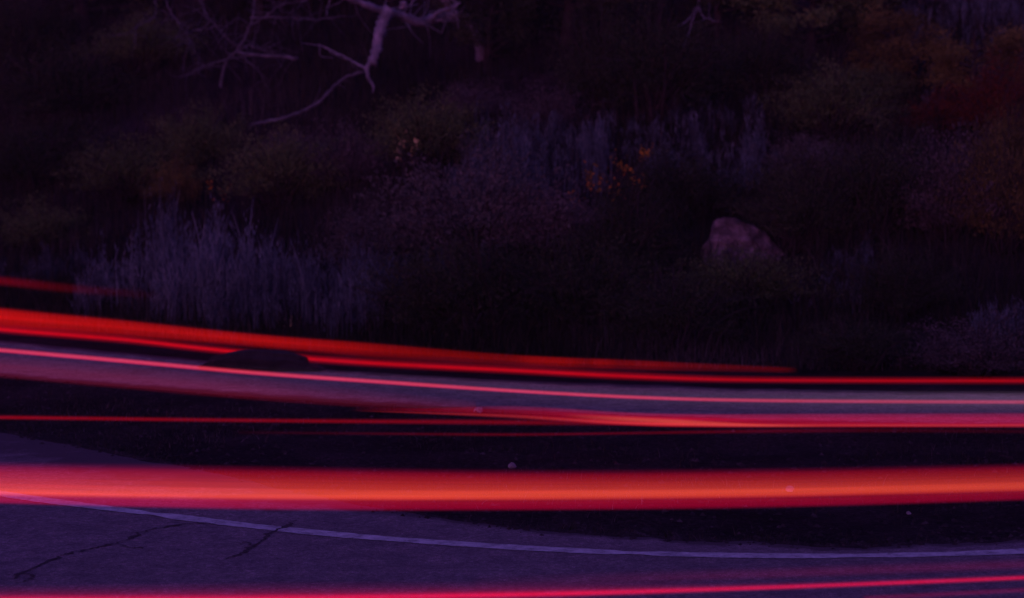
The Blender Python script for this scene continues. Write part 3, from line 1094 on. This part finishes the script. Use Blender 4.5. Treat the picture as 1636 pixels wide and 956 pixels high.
trail('broad orange-red streak, the widest, crossing the lower third',
      [(-150, 784, 50, 17), (0, 787, 50, 19), (410, 792, 49, 24), (820, 792, 43, 25), (1220, 787, 40, 26), (1636, 778, 39, 23), (1790, 774, 39, 22)],
      0.85,
      [(-1, (14, 0, 8)), (-0.88, (70, 0, 20)), (-0.74, (128, 8, 26)), (-0.5, (154, 28, 32)), (-0.25, (184, 46, 40)), (-0.05, (224, 68, 52)), (0.0, (234, 72, 54)), (0.14, (220, 60, 48)), (0.34, (148, 12, 38)),
       (0.8, (126, 0, 32)), (1, (24, 2, 14))], 52,
      fade=[(-150, 1.12), (0, 1.08), (400, 1.0), (1000, 0.88), (1636, 0.74), (1790, 0.7)])
trail('crimson streak along the bottom edge, curving up to the right',
      [(-150, 959, 22, 9), (0, 958, 22, 9), (400, 956, 25, 9), (820, 950, 20, 7), (1220, 938.5, 8, 5), (1636, 922.5, 6, 5), (1790, 914, 6, 5)],
      0.80,
      [(-1, (14, 0, 8)), (-0.6, (58, 0, 18)), (-0.25, (104, 0, 26)), (0.0, (236, 2, 50)), (0.3, (220, 0, 44)), (0.6, (120, 0, 26)), (1, (30, 0, 12))], 17,
      fade=[(-150, 1.0), (900, 0.9), (1300, 0.6), (1636, 0.55), (1790, 0.55)])
trail('faint crimson band on the near road, bottom right',
      [(760, 934, 14, 14), (1000, 925, 13, 13), (1220, 917, 11, 11), (1636, 902, 10, 10), (1790, 896, 9, 9)],
      0.82, [(-1, (4, 0, 2)), (0, (60, 2, 22)), (1, (4, 0, 2))], 10, fade=[(760, 0.2), (1000, 0.6), (1300, 1), (1790, 1)])
trail('thinnest faint line in the bottom right corner',
      [(1380, 956, 3, 3), (1500, 950, 3, 3), (1636, 943, 3, 3), (1790, 935, 3, 3)], 0.78, [(0, (74, 0, 24))], 1)
trail('thin bright pink line running the full width above the pale road',
      [(-150, 548, 4, 4), (0, 559.5, 4, 4), (200, 577, 4, 4), (410, 596, 4, 4), (620, 611, 3.8, 3.8), (820, 624.5, 3.4, 3.4), (1020, 635, 3.4, 3.4), (1220, 640, 3.4, 3.4), (1636, 642.5, 3.6, 3.6), (1790, 642, 3.6, 3.6)],
      0.38, [(-1, (60, 2, 18)), (-0.4, (190, 40, 62)), (0.1, (224, 62, 84)), (0.6, (180, 20, 50)), (1, (60, 0, 20))], 7,
      fade=[(-150, 1), (400, 1), (1000, 0.8), (1300, 0.55), (1790, 0.45)])
trail('pale lilac added glow hugging the pink line, strongest at the right edge',  # no tail lamp: glow added for a pale car body and headlamp veil
      [(300, 586, 7, 22), (620, 604, 8, 24), (820, 618, 9, 26), (1020, 629, 10, 25), (1220, 635, 12, 24), (1636, 638, 13, 22), (1790, 637, 13, 22)],
      0.36, [(-1, (6, 4, 6)), (-0.6, (46, 34, 44)), (0.2, (56, 40, 50)), (0.5, (40, 28, 32)), (1, (8, 5, 6))], 11,
      fade=[(300, 0.0), (620, 0.22), (820, 0.35), (1220, 0.65), (1636, 1.5), (1790, 1.7)])
trail('dark red added glow over the pale road at left, below the pink line',  # dim streak whose added glow also reddens the road like lamp spill
      [(-150, 568, 16, 22), (0, 582, 16, 22), (200, 600, 17, 22), (410, 620, 17, 20), (600, 637, 14, 16), (760, 650, 10, 12)],
      0.30, [(-1, (12, 1, 3)), (-0.5, (56, 8, 14)), (0.3, (78, 10, 18)), (0.85, (72, 4, 14)), (1, (10, 0, 2))], 14,
      fade=[(-150, 1), (0, 1), (300, 1.1), (430, 1.0), (520, 0.75), (760, 0.6)])
trail('wide red streak at left, thinning to the right above the roadside rock',
      [(-150, 492, 20, 22), (0, 508, 17, 19), (200, 525, 14, 15), (410, 545, 12, 11), (600, 559, 11, 14), (820, 575, 9, 12), (1020, 583, 8, 10), (1275, 592, 5, 5)],
      0.20, [(-1, (40, 1, 3)), (-0.6, (160, 9, 6)), (0, (170, 12, 7)), (0.5, (140, 6, 5)), (1, (50, 0, 3))], 20,
      fade=[(-150, 1.2), (0, 1.1), (250, 0.85), (420, 0.85), (560, 0.62), (700, 0.36), (820, 0.3), (850, 0.5), (900, 0.5), (940, 0.3), (960, 0.5), (985, 0.28), (1040, 0.34), (1100, 0.2), (1200, 0.14), (1250, 0.16), (1275, 0.0)])
trail('thin red line under the wide red streak, cut by the rock',
      [(-150, 511, 7, 7), (0, 526.5, 7, 7), (200, 543, 7, 7), (335, 558, 7, 7), (500, 574, 8, 7), (660, 584, 8, 7), (820, 592, 8, 7), (1020, 602, 8, 7), (1220, 607.5, 7, 6), (1636, 608.5, 7, 7), (1790, 607, 7, 7)],
      0.14, [(-1, (24, 0, 4)), (-0.3, (130, 1, 10)), (0.05, (222, 8, 20)), (0.45, (110, 0, 9)), (1, (16, 0, 3))], 11,
      fade=[(-150, 1), (400, 0.95), (900, 0.8), (1300, 0.62), (1790, 0.55)])
trail('dim red haze-like streak at the far left, uppermost of all',
      [(-150, 436, 9, 9), (0, 449, 9, 9), (110, 461, 9, 9), (260, 473, 8, 8)], 0.75,
      [(-1, (6, 0, 2)), (0, (92, 0, 9)), (1, (6, 0, 2))], 10, fade=[(-150, 1), (0, 1), (70, 0.6), (150, 0.25), (260, 0.0)])
trail('dull red line from the left edge over the dark island',
      [(-150, 666, 4, 4), (0, 667, 4, 4), (410, 672, 4, 4), (820, 675, 5, 5), (960, 677, 4, 4), (1100, 679, 3, 3)], 0.30,
      [(-1, (30, 0, 5)), (0, (140, 3, 16)), (1, (30, 0, 5))], 7, fade=[(-150, 1), (300, 0.7), (820, 0.6), (1100, 0.15)])
trail('crimson band below the pale road at right, tapering to the left',
      [(560, 654, 3, 4), (680, 657, 5, 6), (820, 661, 13, 9), (1000, 672, 14, 9), (1130, 675, 14, 9), (1300, 676, 16, 8), (1636, 676, 17, 8), (1790, 675, 17, 8)], 0.30,
      [(-1, (20, 0, 8)), (-0.75, (128, 2, 26)), (-0.2, (150, 2, 30)), (0.2, (152, 2, 30)), (0.5, (196, 46, 52)), (0.8, (110, 4, 20)), (1, (20, 0, 5))], 18,
      fade=[(560, 0.0), (680, 0.3), (820, 0.5), (960, 1.0), (1080, 1.25), (1250, 0.95), (1790, 0.9)])
trail('bright pink-orange gleam inside the crimson band right of centre',
      [(900, 664, 4, 5), (1000, 670, 5, 6), (1080, 674, 5, 6), (1200, 679, 3, 4), (1320, 681, 2, 3)], 0.31,
      [(-1, (20, 4, 4)), (0, (150, 66, 50)), (1, (20, 4, 4))], 8, fade=[(900, 0.0), (1000, 0.8), (1080, 1), (1200, 0.6), (1320, 0.0)])
trail('faint dark red line lowest on the island, across the middle',
      [(380, 691, 3, 3), (600, 693, 3, 3), (820, 694.5, 3, 3), (1020, 692, 3, 3), (1220, 689, 4, 4), (1420, 688, 4, 4), (1700, 690, 4, 4)], 0.28,
      [(-1, (12, 0, 3)), (0, (84, 0, 9)), (1, (12, 0, 3))], 5, fade=[(380, 0.1), (560, 0.35), (820, 0.9), (1240, 0.8), (1430, 0.4), (1700, 0.2)])

# ------------------------------------------------------------------ thin scatter volume added over the whole place to lift the blacks
m = bpy.data.materials.new('black_lift_haze')
m.use_nodes = True
nt = m.node_tree
nt.nodes.remove(nt.nodes['Principled BSDF'])
pv = nt.nodes.new('ShaderNodeVolumePrincipled')
pv.inputs['Color'].default_value = (0.85, 0.85, 0.95, 1)
pv.inputs['Density'].default_value = 0.0003
nt.links.new(pv.outputs[0], nt.nodes['Material Output'].inputs['Volume'])
top = float(Z.max()) + 12.0
V = [(x, y, z) for z in (-2.0, top) for y in (-125.0, 425.0) for x in (-325.0, 325.0)]
F = [(0, 2, 3, 1), (4, 5, 7, 6), (0, 1, 5, 4), (1, 3, 7, 5), (3, 2, 6, 7), (2, 0, 4, 6)]
hz = obj('haze', np_mesh('haze', V, F), m)
tag(hz, 'thin added haze lifting the blacks over road and hillside', kind='stuff')
